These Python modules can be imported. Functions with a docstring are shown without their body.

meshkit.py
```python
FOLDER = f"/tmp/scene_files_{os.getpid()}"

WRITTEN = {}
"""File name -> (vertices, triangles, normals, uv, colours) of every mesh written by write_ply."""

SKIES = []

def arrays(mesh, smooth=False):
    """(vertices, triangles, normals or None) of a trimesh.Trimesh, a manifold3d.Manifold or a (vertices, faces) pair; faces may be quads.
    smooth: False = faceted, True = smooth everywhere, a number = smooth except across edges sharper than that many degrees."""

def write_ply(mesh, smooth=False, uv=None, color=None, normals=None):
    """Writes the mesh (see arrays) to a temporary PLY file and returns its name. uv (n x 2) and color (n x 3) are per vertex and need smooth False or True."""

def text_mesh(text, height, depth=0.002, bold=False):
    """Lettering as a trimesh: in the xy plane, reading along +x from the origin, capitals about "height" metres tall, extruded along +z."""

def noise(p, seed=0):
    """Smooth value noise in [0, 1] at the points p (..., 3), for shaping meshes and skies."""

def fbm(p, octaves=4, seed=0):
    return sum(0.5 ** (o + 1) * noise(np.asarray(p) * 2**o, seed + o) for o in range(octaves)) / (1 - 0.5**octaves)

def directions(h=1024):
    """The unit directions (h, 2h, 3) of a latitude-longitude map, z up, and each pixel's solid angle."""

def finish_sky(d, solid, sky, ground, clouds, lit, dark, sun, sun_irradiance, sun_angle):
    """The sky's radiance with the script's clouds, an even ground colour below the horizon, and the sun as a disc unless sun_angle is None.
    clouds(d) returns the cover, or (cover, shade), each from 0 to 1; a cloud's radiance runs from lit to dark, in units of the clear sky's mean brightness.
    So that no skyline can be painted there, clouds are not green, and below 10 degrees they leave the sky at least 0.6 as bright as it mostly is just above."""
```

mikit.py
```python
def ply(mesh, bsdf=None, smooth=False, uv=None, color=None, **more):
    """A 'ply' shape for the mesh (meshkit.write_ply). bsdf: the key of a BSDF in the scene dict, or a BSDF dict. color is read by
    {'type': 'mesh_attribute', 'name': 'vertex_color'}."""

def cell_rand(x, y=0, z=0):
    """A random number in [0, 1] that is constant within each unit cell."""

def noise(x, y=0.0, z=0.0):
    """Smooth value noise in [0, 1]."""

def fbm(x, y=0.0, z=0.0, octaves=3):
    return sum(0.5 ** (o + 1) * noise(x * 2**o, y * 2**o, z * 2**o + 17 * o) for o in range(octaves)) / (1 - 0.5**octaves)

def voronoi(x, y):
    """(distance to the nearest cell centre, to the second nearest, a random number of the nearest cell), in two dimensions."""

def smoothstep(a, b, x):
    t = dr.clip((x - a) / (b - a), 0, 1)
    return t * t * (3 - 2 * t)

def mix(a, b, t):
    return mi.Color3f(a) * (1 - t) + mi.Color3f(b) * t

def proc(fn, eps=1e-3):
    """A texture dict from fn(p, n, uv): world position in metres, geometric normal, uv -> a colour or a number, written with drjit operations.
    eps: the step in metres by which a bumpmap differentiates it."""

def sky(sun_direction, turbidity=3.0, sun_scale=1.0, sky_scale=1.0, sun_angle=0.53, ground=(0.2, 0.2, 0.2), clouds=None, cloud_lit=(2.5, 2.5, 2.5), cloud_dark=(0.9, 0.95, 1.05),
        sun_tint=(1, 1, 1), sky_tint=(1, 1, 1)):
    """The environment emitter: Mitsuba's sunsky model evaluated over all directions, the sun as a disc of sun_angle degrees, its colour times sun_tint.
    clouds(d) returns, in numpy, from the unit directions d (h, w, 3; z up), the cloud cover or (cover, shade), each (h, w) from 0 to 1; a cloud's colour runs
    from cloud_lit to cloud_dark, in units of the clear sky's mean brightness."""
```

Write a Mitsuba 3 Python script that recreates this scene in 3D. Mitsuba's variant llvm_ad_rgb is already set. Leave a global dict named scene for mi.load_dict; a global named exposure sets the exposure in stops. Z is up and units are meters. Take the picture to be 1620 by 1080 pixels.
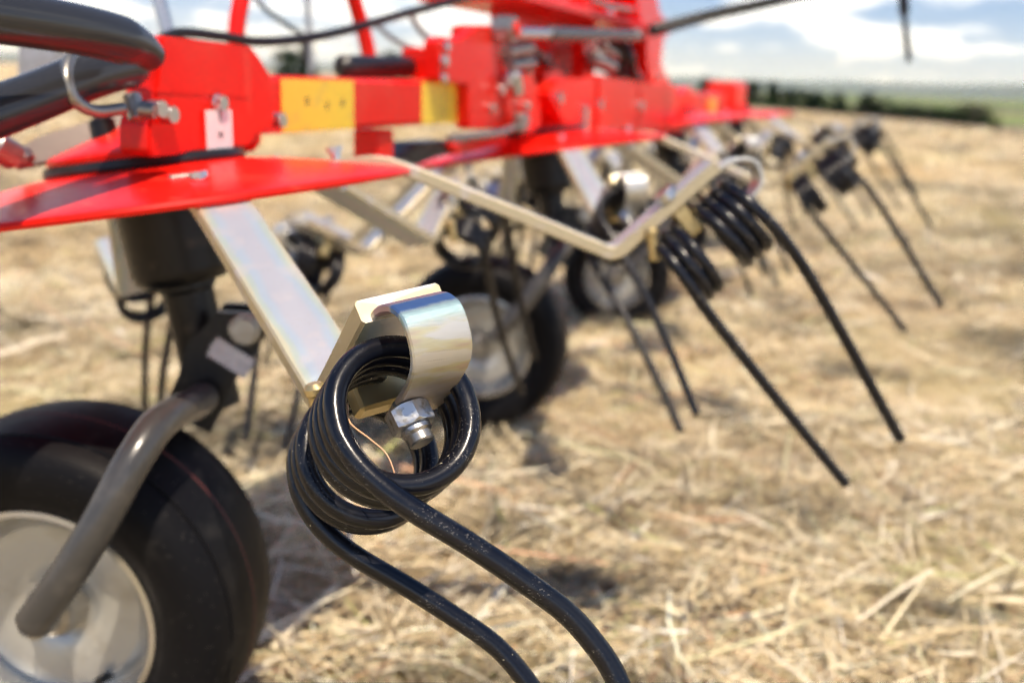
import math
import numpy as np, trimesh, drjit as dr, mitsuba as mi, mikit, meshkit
from mikit import noise, fbm, smoothstep, mix, proc
from shapely.geometry import Polygon
T = mi.ScalarTransform4f
scene, labels = {}, {}

# ---------------------------------------------------------------- camera, sky, exposure
FOCUS = 0.50
scene['camera'] = {'type': 'thinlens', 'fov': 55.000, 'fov_axis': 'x', 'near_clip': 0.02, 'far_clip': 40000.0,
                   'aperture_radius': 0.0033, 'focus_distance': FOCUS,
                   'to_world': T().look_at(origin=(0, 0, 0.67), target=(-0.1343, 0.9573, 0.414), up=(-0.0701, 0.2486, 0.9661))}
SUN = (0.22, -0.38, 0.90)


def clouds(d):
    """Fair-weather cumulus: scattered overhead, closing up with distance towards the horizon, under a thin pale veil low down."""
    el = np.clip(d[..., 2], 0.0, 1)
    q = d / (d[..., 2:3] + 0.07)
    n = meshkit.fbm(q * [1.15, 0.62, 0] + [3.1, 7.7, 0.5], 6, 4)
    n2 = meshkit.fbm(q * [3.4, 2.0, 0] + [13.1, 1.7, 0.5], 5, 9)
    low = np.exp(-el / 0.10)
    c = np.clip((0.70 * n + 0.30 * n2 - (0.505 - 0.09 * low)) / 0.12, 0, 1)
    c = c * c * (3 - 2 * c) * 0.92
    veil = 0.50 * np.exp(-(el / 0.045) ** 2)
    shade = np.clip((n2 - 0.48) * 1.2, 0, 0.5)
    return np.maximum(c, veil), shade


scene['sky'] = mikit.sky(SUN, turbidity=2.4, sky_scale=0.95, clouds=clouds, cloud_lit=(5.4, 5.4, 5.4), cloud_dark=(3.3, 3.45, 3.7), sun_tint=(0.98, 1.0, 1.04), ground=(0.38, 0.30, 0.17), sky_tint=(0.90, 0.97, 1.18))
exposure = 1.75

# ---------------------------------------------------------------- materials
P3 = mi.Color3f


def rgb(*c):
    return {'type': 'rgb', 'value': list(c)}


def princ(name, base, rough, **k):
    scene[name] = {'type': 'twosided', 'b': {'type': 'principled', 'base_color': base if isinstance(base, dict) else rgb(*base),
                   'roughness': rough if isinstance(rough, dict) else float(rough), **k}}


def red_fn(p, n, uv):
    dust = smoothstep(0.52, 0.8, fbm(p.x * 9, p.y * 9, p.z * 9, 4)) * 0.10
    spec = smoothstep(0.80, 0.9, noise(p.x * 260, p.y * 260, p.z * 260)) * 0.12
    streak = smoothstep(0.62, 0.8, fbm(p.x * 70, p.y * 70, p.z * 9, 4)) * 0.10
    return mix((0.80, 0.010, 0.004), (0.60, 0.28, 0.17), dust + spec * dust * 6 + streak)


princ('red_paint', proc(red_fn), 0.28, clearcoat=0.35, clearcoat_gloss=0.9, specular=0.22)
princ('grey_paint', proc(lambda p, n, uv: mix((0.048, 0.047, 0.047), (0.11, 0.10, 0.09), smoothstep(0.5, 0.85, fbm(p.x * 40, p.y * 40, p.z * 40, 4)) * 0.45)), 0.27, clearcoat=0.5, clearcoat_gloss=0.92)
princ('rail_paint', proc(lambda p, n, uv: mix((0.030, 0.031, 0.034), (0.09, 0.085, 0.075), smoothstep(0.6, 0.9, fbm(p.x * 40, p.y * 40, p.z * 40, 4)) * 0.3)), 0.2, clearcoat=0.5, clearcoat_gloss=0.92)
princ('dark_paint', proc(lambda p, n, uv: mix((0.008, 0.008, 0.009), (0.07, 0.055, 0.038), smoothstep(0.6, 0.85, fbm(p.x * 45, p.y * 45, p.z * 45, 4)) * 0.45)), 0.30, specular=0.28, clearcoat=0.12)
princ('rubber', proc(lambda p, n, uv: mix((0.0065, 0.0065, 0.008), (0.13, 0.12, 0.105), smoothstep(0.56, 0.9, fbm(p.x * 34, p.y * 34, p.z * 26, 5)) * 0.15 + smoothstep(0.80, 0.9, noise(p.x * 240, p.y * 240, p.z * 240)) * 0.10)), 0.5, specular=0.12)
princ('black_rubber', (0.012, 0.012, 0.013), 0.38)
princ('red_rubber', (0.075, 0.016, 0.014), 0.6)
princ('rim_cream', proc(lambda p, n, uv: mix((0.50, 0.505, 0.485), (0.34, 0.32, 0.27), smoothstep(0.45, 0.8, fbm(p.x * 35, p.y * 35, p.z * 35, 4)) * 0.6)), 0.32, metallic=0.5, clearcoat=0.4)
princ('steel', (0.62, 0.62, 0.62), 0.26, metallic=0.95)
princ('nut_steel', proc(lambda p, n, uv: mix((0.66, 0.67, 0.68), (0.40, 0.37, 0.32), smoothstep(0.45, 0.75, fbm(p.x * 300, p.y * 300, p.z * 300, 3)))), proc(lambda p, n, uv: 0.30 + 0.30 * smoothstep(0.4, 0.75, fbm(p.x * 240, p.y * 240, p.z * 240, 3))), metallic=0.95)
princ('dull_steel', proc(lambda p, n, uv: mix((0.45, 0.45, 0.44), (0.30, 0.27, 0.22), fbm(p.x * 120, p.y * 120, p.z * 120, 3))), 0.36, metallic=0.85)
princ('yellow_sticker', proc(lambda p, n, uv: mix((0.88, 0.60, 0.05), (0.62, 0.44, 0.10), smoothstep(0.55, 0.8, fbm(p.x * 50, p.y * 50, p.z * 50, 3)) * 0.4)), 0.4)
princ('sticker_ink', (0.16, 0.11, 0.03), 0.45)
princ('white_plastic', (0.80, 0.80, 0.78), 0.4)
princ('print_black', (0.03, 0.03, 0.03), 0.5)
princ('sticker_grey', (0.50, 0.50, 0.50), 0.45)
princ('sticker_pale', (0.66, 0.66, 0.66), 0.45)
princ('orange_reflector', (0.95, 0.36, 0.02), 0.25, clearcoat=0.6)


def zinc(p, n, uv):
    """Yellow-passivated zinc: faint lilac and blue on the flats, straw green towards the edges (uv.y runs round the bar's section)."""
    s = uv.y * 7.0
    a = dr.abs(s - 2.5) * 2.0
    b = dr.abs(s - 6.5) * 2.0
    e = dr.minimum(a, b)                                # 0 mid-face, 1 at the edge of the wide faces, more on the narrow sides
    h = fbm(p.x * 22 + 3, p.y * 22, p.z * 22, 4)
    e2 = e + (h - 0.5) * 0.55
    c = mix((0.61, 0.60, 0.635), (0.55, 0.62, 0.68), smoothstep(0.30, 0.62, e2))
    c = mix(c, (0.58, 0.64, 0.56), smoothstep(0.66, 0.84, e2))
    c = mix(c, (0.74, 0.69, 0.48), smoothstep(0.86, 1.02, e2))
    c = mix(c, (0.60, 0.51, 0.33), smoothstep(1.15, 1.4, e))
    c = mix(c, (0.70, 0.645, 0.64), smoothstep(0.54, 0.70, fbm(p.x * 60 + 7, p.y * 60, p.z * 60, 4)) * 0.5)
    wear = smoothstep(0.72, 0.9, noise(p.x * 700, p.y * 700, p.z * 500)) * 0.16
    return mix(c, (0.5, 0.46, 0.40), wear)


princ('zinc', proc(zinc), proc(lambda p, n, uv: 0.36 + 0.14 * fbm(p.x * 90, p.y * 90, p.z * 90, 3)), metallic=0.55, specular=0.6)
princ('zinc_plain', proc(lambda p, n, uv: mix((0.66, 0.62, 0.52), (0.60, 0.62, 0.64), fbm(p.x * 70, p.y * 70, p.z * 70, 3))), 0.36, metallic=0.6)
princ('zinc_gold', proc(lambda p, n, uv: mix((0.72, 0.60, 0.34), (0.55, 0.40, 0.16), fbm(p.x * 60, p.y * 60, p.z * 60, 4))), 0.36, metallic=0.8)


def clamp_fn(p, n, uv):
    s = p.z + 0.10 * (noise(p.x * 120, p.y * 120, p.z * 20) - 0.5) * 0.02
    scr = fbm(p.x * 60, p.y * 60, p.z * 1500, 3)
    h = fbm(p.x * 45, p.y * 45, p.z * 160, 4)
    c = mix((0.70, 0.68, 0.62), (0.66, 0.61, 0.40), smoothstep(0.45, 0.62, h))
    c = mix(c, (0.58, 0.45, 0.36), smoothstep(0.60, 0.80, h) * 0.8)
    c = mix(c, (0.50, 0.46, 0.42), smoothstep(0.62, 0.8, scr) * 0.5)
    return c


def clamp_top(p, n, uv):
    # heat-tint bands of the passivation along the start of the bend (uv.x runs along the strap from the bar's end)
    w = uv.x + 0.02 * (fbm(p.x * 300, p.y * 300, p.z * 300, 3) - 0.5)
    c = clamp_fn(p, n, uv)
    c = mix(c, (0.34, 0.20, 0.28), smoothstep(0.07, 0.11, w) * (1 - smoothstep(0.25, 0.275, w)) * 0.85)
    c = mix(c, (0.10, 0.19, 0.42), smoothstep(0.25, 0.275, w) * (1 - smoothstep(0.325, 0.36, w)))
    c = mix(c, (0.36, 0.52, 0.55), smoothstep(0.325, 0.35, w) * (1 - smoothstep(0.37, 0.43, w)))
    c = mix(c, (0.42, 0.33, 0.28), smoothstep(0.60, 0.72, w) * 0.7)
    return c


scene['clamp_metal'] = {'type': 'twosided', 'b': {'type': 'bumpmap', 'map': proc(lambda p, n, uv: fbm(p.x * 500, p.y * 500, p.z * 1600, 3), 2e-4), 'scale': 0.00012,
                        'bsdf': {'type': 'principled', 'base_color': proc(clamp_top), 'roughness': proc(lambda p, n, uv: 0.40 + 0.20 * fbm(p.x * 90, p.y * 90, p.z * 300, 3)), 'metallic': 0.72}}}


def coil_fn(p, n, uv):
    """Black enamel with a thin film of dust in streaks, fine dust grains and a few chips down to the primer."""
    zone = smoothstep(0.50, 0.66, fbm(p.x * 70, p.y * 70, p.z * 70, 4))
    d = smoothstep(0.72, 0.84, noise(p.x * 1100, p.y * 1100, p.z * 1100)) * zone
    film = zone * smoothstep(0.4, 0.8, fbm(p.x * 260 + 9, p.y * 260, p.z * 260, 3)) * 0.05
    chip = smoothstep(0.905, 0.93, noise(p.x * 420 + 31, p.y * 420, p.z * 420)) * smoothstep(0.55, 0.62, fbm(p.x * 40 + 5, p.y * 40, p.z * 40, 3))
    c = mix((0.0026, 0.0038, 0.0090), (0.24, 0.225, 0.20), d * 0.34 + film * 0.7)
    return mix(c, (0.62, 0.54, 0.38), chip * 0.8)


def coil_bump(p, n, uv):
    return smoothstep(0.66, 0.85, noise(p.x * 700, p.y * 700, p.z * 700)) * 0.5 + fbm(p.x * 260, p.y * 260, p.z * 260, 2)


scene['coil_paint'] = {'type': 'twosided', 'b': {'type': 'bumpmap', 'map': proc(coil_bump, 2e-4), 'scale': 0.00006,
                       'bsdf': {'type': 'principled', 'base_color': proc(coil_fn), 'roughness': proc(lambda p, n, uv: 0.20 + 0.16 * smoothstep(0.45, 0.8, fbm(p.x * 120, p.y * 120, p.z * 120, 3))), 'specular': 0.32, 'clearcoat': 0.5, 'clearcoat_gloss': 0.93}}}
princ('coil_paint_far', (0.004, 0.0045, 0.008), 0.26, specular=0.4, clearcoat=0.3)
scene['hay_mat'] = {'type': 'twosided', 'b': {'type': 'principled', 'base_color': {'type': 'mesh_attribute', 'name': 'vertex_color'}, 'roughness': 0.6, 'specular': 0.2}}
scene['leaf_mat'] = {'type': 'twosided', 'b': {'type': 'diffuse', 'reflectance': {'type': 'mesh_attribute', 'name': 'vertex_color'}}}
princ('bark', (0.08, 0.06, 0.045), 0.9)
princ('copper_fibre', (0.75, 0.45, 0.26), 0.35)


# ---------------------------------------------------------------- mesh helpers
def V(*a):
    return np.array(a, float)


def unit(v):
    v = np.asarray(v, float)
    return v / np.linalg.norm(v)


def spline(pts, n):
    """Catmull-Rom through the points, n samples, even in arc length."""
    p = np.asarray(pts, float)
    p = np.vstack([2 * p[0] - p[1], p, 2 * p[-1] - p[-2]])
    out = []
    for i in range(1, len(p) - 2):
        t = np.linspace(0, 1, 24, endpoint=False)[:, None]
        a, b, c, d_ = p[i - 1], p[i], p[i + 1], p[i + 2]
        out.append(0.5 * (2 * b + (c - a) * t + (2 * a - 5 * b + 4 * c - d_) * t**2 + (3 * b - a - 3 * c + d_) * t**3))
    q = np.vstack([*out, p[-2][None]])
    return even(q, n)


def even(q, n):
    s = np.r_[0, np.cumsum(np.linalg.norm(np.diff(q, axis=0), axis=1))]
    return np.stack([np.interp(np.linspace(0, s[-1], n), s, q[:, k]) for k in range(3)], 1)


def tube(path, r, sides=16, up=None, cap=True):
    """A round bar along a path; r a number or one per point; the ends are rounded off."""
    p = np.asarray(path, float)
    r = np.broadcast_to(np.asarray(r, float), (len(p),)).copy()
    t = np.gradient(p, axis=0)
    t /= np.linalg.norm(t, axis=1, keepdims=True)
    if cap:
        e0, e1 = p[0] - t[0] * r[0] * 0.3, p[-1] + t[-1] * r[-1] * 0.3
        p = np.vstack([e0, p, e1]); t = np.vstack([t[:1], t, t[-1:]]); r = np.r_[r[0] * 0.72, r, r[-1] * 0.72]
    a = np.cross(t[0], [0.3, 0.2, 0.9]); a /= np.linalg.norm(a)
    A = np.empty_like(p)
    for i in range(len(p)):
        a = a - t[i] * (a @ t[i]); a /= np.linalg.norm(a); A[i] = a
    B = np.cross(t, A)
    th = np.arange(sides) * 2 * np.pi / sides
    v = (p[:, None] + r[:, None, None] * (np.cos(th)[None, :, None] * A[:, None] + np.sin(th)[None, :, None] * B[:, None])).reshape(-1, 3)
    n = len(p)
    i, j = np.meshgrid(np.arange(n - 1), np.arange(sides), indexing='ij')
    q = np.stack([i * sides + j, i * sides + (j + 1) % sides, (i + 1) * sides + (j + 1) % sides, (i + 1) * sides + j], -1).reshape(-1, 4)
    f = [q[:, [0, 1, 2]], q[:, [0, 2, 3]]]
    c0, c1 = len(v), len(v) + 1
    v = np.vstack([v, p[:1], p[-1:]])
    k = np.arange(sides)
    f += [np.stack([np.full(sides, c0), (k + 1) % sides, k], 1), np.stack([np.full(sides, c1), (n - 1) * sides + k, (n - 1) * sides + (k + 1) % sides], 1)]
    return trimesh.Trimesh(v, np.vstack(f), process=False)


def band(path, w_dir, width, thick, round_=0.25):
    """A flat bar: a rounded rectangular section swept along a path; w_dir (n,3) or (3,) its width direction, width a number or one per point. Returns (mesh, uv)."""
    p = np.asarray(path, float)
    t = np.gradient(p, axis=0); t /= np.linalg.norm(t, axis=1, keepdims=True)
    wd = np.broadcast_to(np.asarray(w_dir, float), p.shape)
    wd = wd - t * (wd * t).sum(1, keepdims=True); wd = wd / np.linalg.norm(wd, axis=1, keepdims=True)
    nn = np.cross(t, wd)
    c = thick * round_
    W = np.broadcast_to(np.asarray(width, float), (len(p),))
    h = thick / 2
    sec = []
    for k in range(len(p)):
        w = W[k] / 2
        sec.append([(w, -h + c), (w, h - c), (w - c, h), (-w + c, h), (-w, h - c), (-w, -h + c), (-w + c, -h), (w - c, -h)])
    sec = np.array(sec)
    v = (p[:, None] + sec[..., :1] * wd[:, None] + sec[..., 1:] * nn[:, None]).reshape(-1, 3)
    n, S = len(p), 8
    i, j = np.meshgrid(np.arange(n - 1), np.arange(S), indexing='ij')
    q = np.stack([i * S + j, (i + 1) * S + j, (i + 1) * S + (j + 1) % S, i * S + (j + 1) % S], -1).reshape(-1, 4)
    f = [q[:, [0, 1, 2]], q[:, [0, 2, 3]]]
    k = np.arange(1, S - 1)
    f += [np.stack([k * 0, k, k + 1], 1), np.stack([k * 0, k + 1, k], 1) + (n - 1) * S]
    m = trimesh.Trimesh(v, np.vstack(f), process=False)
    trimesh.repair.fix_normals(m)
    uv = np.stack([np.repeat(np.linspace(0, 1, n), S), np.tile(np.linspace(0, 1, S), n)], 1)
    return m, uv


def cbox(size, c=0.003):
    """A box with chamfered edges, centred on the origin."""
    s = np.asarray(size, float) / 2
    c = min(c, s.min() * 0.45)
    pts = [np.array([x, y, z]) * (s - c * (1 - np.eye(3)[k])) for k in range(3) for x in (-1, 1) for y in (-1, 1) for z in (-1, 1)]
    return trimesh.Trimesh(np.array(pts), process=False).convex_hull if False else trimesh.convex.convex_hull(np.array(pts))


def lathe(profile, sides=48, close=True):
    """A solid of revolution about +z from (r, z) points, outside to the right of travel upwards."""
    pr = np.asarray(profile, float)
    m = trimesh.creation.revolve(pr, sections=sides)
    if m.volume < 0:
        m.invert()
    return m


def at(m, R=None, t=(0, 0, 0)):
    m = m.copy()
    M4 = np.eye(4)
    if R is not None:
        M4[:3, :3] = np.asarray(R, float).T     # R: rows are where local x, y, z go
    M4[:3, 3] = t
    m.apply_transform(M4)
    return m


def frame_z(z, x=(1, 0, 0)):
    z = unit(z); x = np.asarray(x, float); x = x - z * (x @ z)
    if np.linalg.norm(x) < 1e-3:
        x = np.cross(z, [0, 1, 0.3])
    x = unit(x)
    return np.array([x, np.cross(z, x), z])


def cyl(p0, p1, r, sides=24, bev=0.12):
    p0, p1 = np.asarray(p0, float), np.asarray(p1, float)
    L = np.linalg.norm(p1 - p0); b = min(bev * r, L * 0.3)
    return at(lathe([(0, 0), (r - b, 0), (r, b), (r, L - b), (r - b, L), (0, L)], sides), frame_z(p1 - p0), p0)


def hexnut(p0, axis, r, h, hole=0.0):
    """A hexagon head with its corners turned off."""
    th = np.arange(6) * np.pi / 3
    pts = []
    for z, k in ((0, 0.95), (h * 0.07, 1), (h * 0.90, 1), (h, 0.93)):
        for t in th:
            if k == 1:
                pts.append((r * math.cos(t), r * math.sin(t), z))
        if k != 1:
            for t in np.arange(24) * np.pi / 12:
                pts.append((r * k * 0.95 * math.cos(t), r * k * 0.95 * math.sin(t), z))
    return at(trimesh.convex.convex_hull(np.array(pts)), frame_z(axis, (0.4, 0.8, 0.2)), p0)


def union(*ms):
    return trimesh.boolean.union(list(ms), engine='manifold')


def join(*ms):
    return trimesh.util.concatenate([m for m in ms])


def key_for(base):
    if base not in scene and base not in used:
        used.add(base); return base
    k = 1
    while f'{base}_{k:03d}' in used:
        k += 1
    used.add(f'{base}_{k:03d}')
    return f'{base}_{k:03d}'


used = set()


def put(base, mesh, mat, smooth=30, to_world=None, label=None, uv=None, color=None, **tags):
    key = key_for(base)
    d_ = mesh if isinstance(mesh, dict) else mikit.ply(mesh, mat, smooth=smooth, uv=uv, color=color)
    d_ = dict(d_)
    if mat:
        d_['bsdf'] = {'type': 'ref', 'id': mat}
    if to_world is not None:
        d_['to_world'] = T(to_world)
    scene[key] = d_
    t = dict(tags)
    if label:
        t['label'] = label
    if t:
        labels[key] = t
    return key


def group(base, **tags):
    key = key_for(base)
    if tags:
        labels[key] = tags
    return key


# ---------------------------------------------------------------- the land
EDGE0, EDGE_N = V(6.95, 21.37), unit(V(0.964, 0.266))


def land(x, y):
    s = (x - EDGE0[0]) * EDGE_N[0] + (y - EDGE0[1]) * EDGE_N[1]
    far = np.hypot(x, y)
    s2 = np.maximum(s - 1.0, 0)
    z = -2.6 * (1 - np.exp(-s2 * 0.05 / 2.6))
    p = np.stack([x, y, x * 0], -1)
    near = np.clip(1 - far / 30, 0, 1)
    z = z + near * (0.032 * (meshkit.fbm(p * 2.1, 3, 2) - 0.5) + 0.018 * (meshkit.fbm(p * 7.0, 2, 5) - 0.5))
    swath = 0.05 * (meshkit.fbm(p * [0.45, 0.45, 0], 3, 7) - 0.5) * np.clip(far / 6, 0, 1) * np.clip(2 - far / 40, 0, 1)
    roll = 5.0 * (meshkit.fbm(p * 0.0022, 3, 11) - 0.5) * np.clip((far - 90) / 500, 0, 1)
    return z + swath + roll - 0.010


rs = np.r_[0.0, np.geomspace(0.25, 9000, 330)]
th = np.linspace(0, 2 * np.pi, 361)[:-1]
th = th + 0.55 * np.sin(th - np.pi / 2) * -0.9 if False else th
rr, tt = np.meshgrid(rs[1:], th, indexing='ij')
gx, gy = rr * np.cos(tt), rr * np.sin(tt)
gv = np.stack([gx, gy, land(gx, gy)], -1).reshape(-1, 3)
nr, nt = rr.shape
i, j = np.meshgrid(np.arange(nr - 1), np.arange(nt), indexing='ij')
gq = np.stack([i * nt + j, (i + 1) * nt + j, (i + 1) * nt + (j + 1) % nt, i * nt + (j + 1) % nt], -1).reshape(-1, 4)
gf = np.vstack([gq[:, [0, 1, 2]], gq[:, [0, 2, 3]], np.stack([np.full(nt, len(gv)), np.arange(nt), (np.arange(nt) + 1) % nt], 1)])
gv = np.vstack([gv, [[0, 0, float(land(np.zeros(1), np.zeros(1))[0])]]])


def ground_fn(p, n, uv):
    s = (p.x - float(EDGE0[0])) * float(EDGE_N[0]) + (p.y - float(EDGE0[1])) * float(EDGE_N[1])
    a = fbm(p.x * 55, p.y * 130, p.z * 3, 4)
    b = fbm(p.x * 2.3, p.y * 2.3, 0.0, 4)
    c = fbm(p.x * 0.30, p.y * 0.30, 3.0, 4)
    straw = mix((0.27, 0.20, 0.11), (0.55, 0.44, 0.265), a)
    straw = mix(straw, (0.13, 0.09, 0.05), smoothstep(0.50, 0.66, b) * 0.85)
    straw = mix(straw, (0.33, 0.30, 0.10), smoothstep(0.55, 0.7, fbm(p.x * 1.1 + 9, p.y * 1.1, 0.0, 3)) * 0.35)
    straw = mix(straw, (0.40, 0.28, 0.13), smoothstep(0.5, 0.66, c) * 0.6)
    g = fbm(p.x * 0.012, p.y * 0.05, 0.0, 4)
    green = mix((0.055, 0.095, 0.028), (0.20, 0.24, 0.07), smoothstep(0.42, 0.60, g))
    green = mix(green, (0.13, 0.09, 0.075), smoothstep(0.62, 0.70, noise(p.x * 0.006 + 4, p.y * 0.02)))
    green = mix(green, (0.035, 0.06, 0.022), smoothstep(0.5, 0.75, fbm(p.x * 0.3, p.y * 0.3, 0.0, 3)) * 0.6)
    return mix(straw, green, smoothstep(-0.6, 1.4, s + 1.6 * (fbm(p.x * 0.5, p.y * 0.5, 0.0, 3) - 0.5)))


princ('ground_mat', proc(ground_fn), 0.9)
put('field', trimesh.Trimesh(gv, gf, process=False), 'ground_mat', smooth=True, kind='structure', label='mown hay field falling away to green land beyond')

# far hills, a low range on the horizon
rng = np.random.default_rng(5)
ht = np.linspace(math.radians(40), math.radians(130), 260)
hv, hf = [], []
for k, (R_, h_) in enumerate(((5200, 0), (5600, 1.0), (6300, 0.6), (7400, 0))):
    prof = 20 + 62 * meshkit.fbm(np.stack([ht * 5.5, ht * 0 + 2, ht * 0], -1), 4, 3) + 40 * np.exp(-((ht - math.radians(66)) / 0.10) ** 2)
    hv.append(np.stack([R_ * np.cos(ht), R_ * np.sin(ht), prof * h_ - 12 * (h_ == 0)], -1))
hv = np.array(hv); a_, b_ = hv.shape[:2]
i, j = np.meshgrid(np.arange(a_ - 1), np.arange(b_ - 1), indexing='ij')
hq = np.stack([i * b_ + j, (i + 1) * b_ + j, (i + 1) * b_ + j + 1, i * b_ + j + 1], -1).reshape(-1, 4)
princ('hill_mat', proc(lambda p, n, uv: mix((0.05, 0.08, 0.035), (0.13, 0.13, 0.06), fbm(p.x * 0.004, p.y * 0.004, p.z * 0.02, 4))), 0.95)
put('hills', trimesh.Trimesh(hv.reshape(-1, 3), np.vstack([hq[:, [0, 2, 1]], hq[:, [0, 3, 2]]]), process=False), 'hill_mat', smooth=True, kind='structure', label='low blue range of hills on the horizon')


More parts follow.
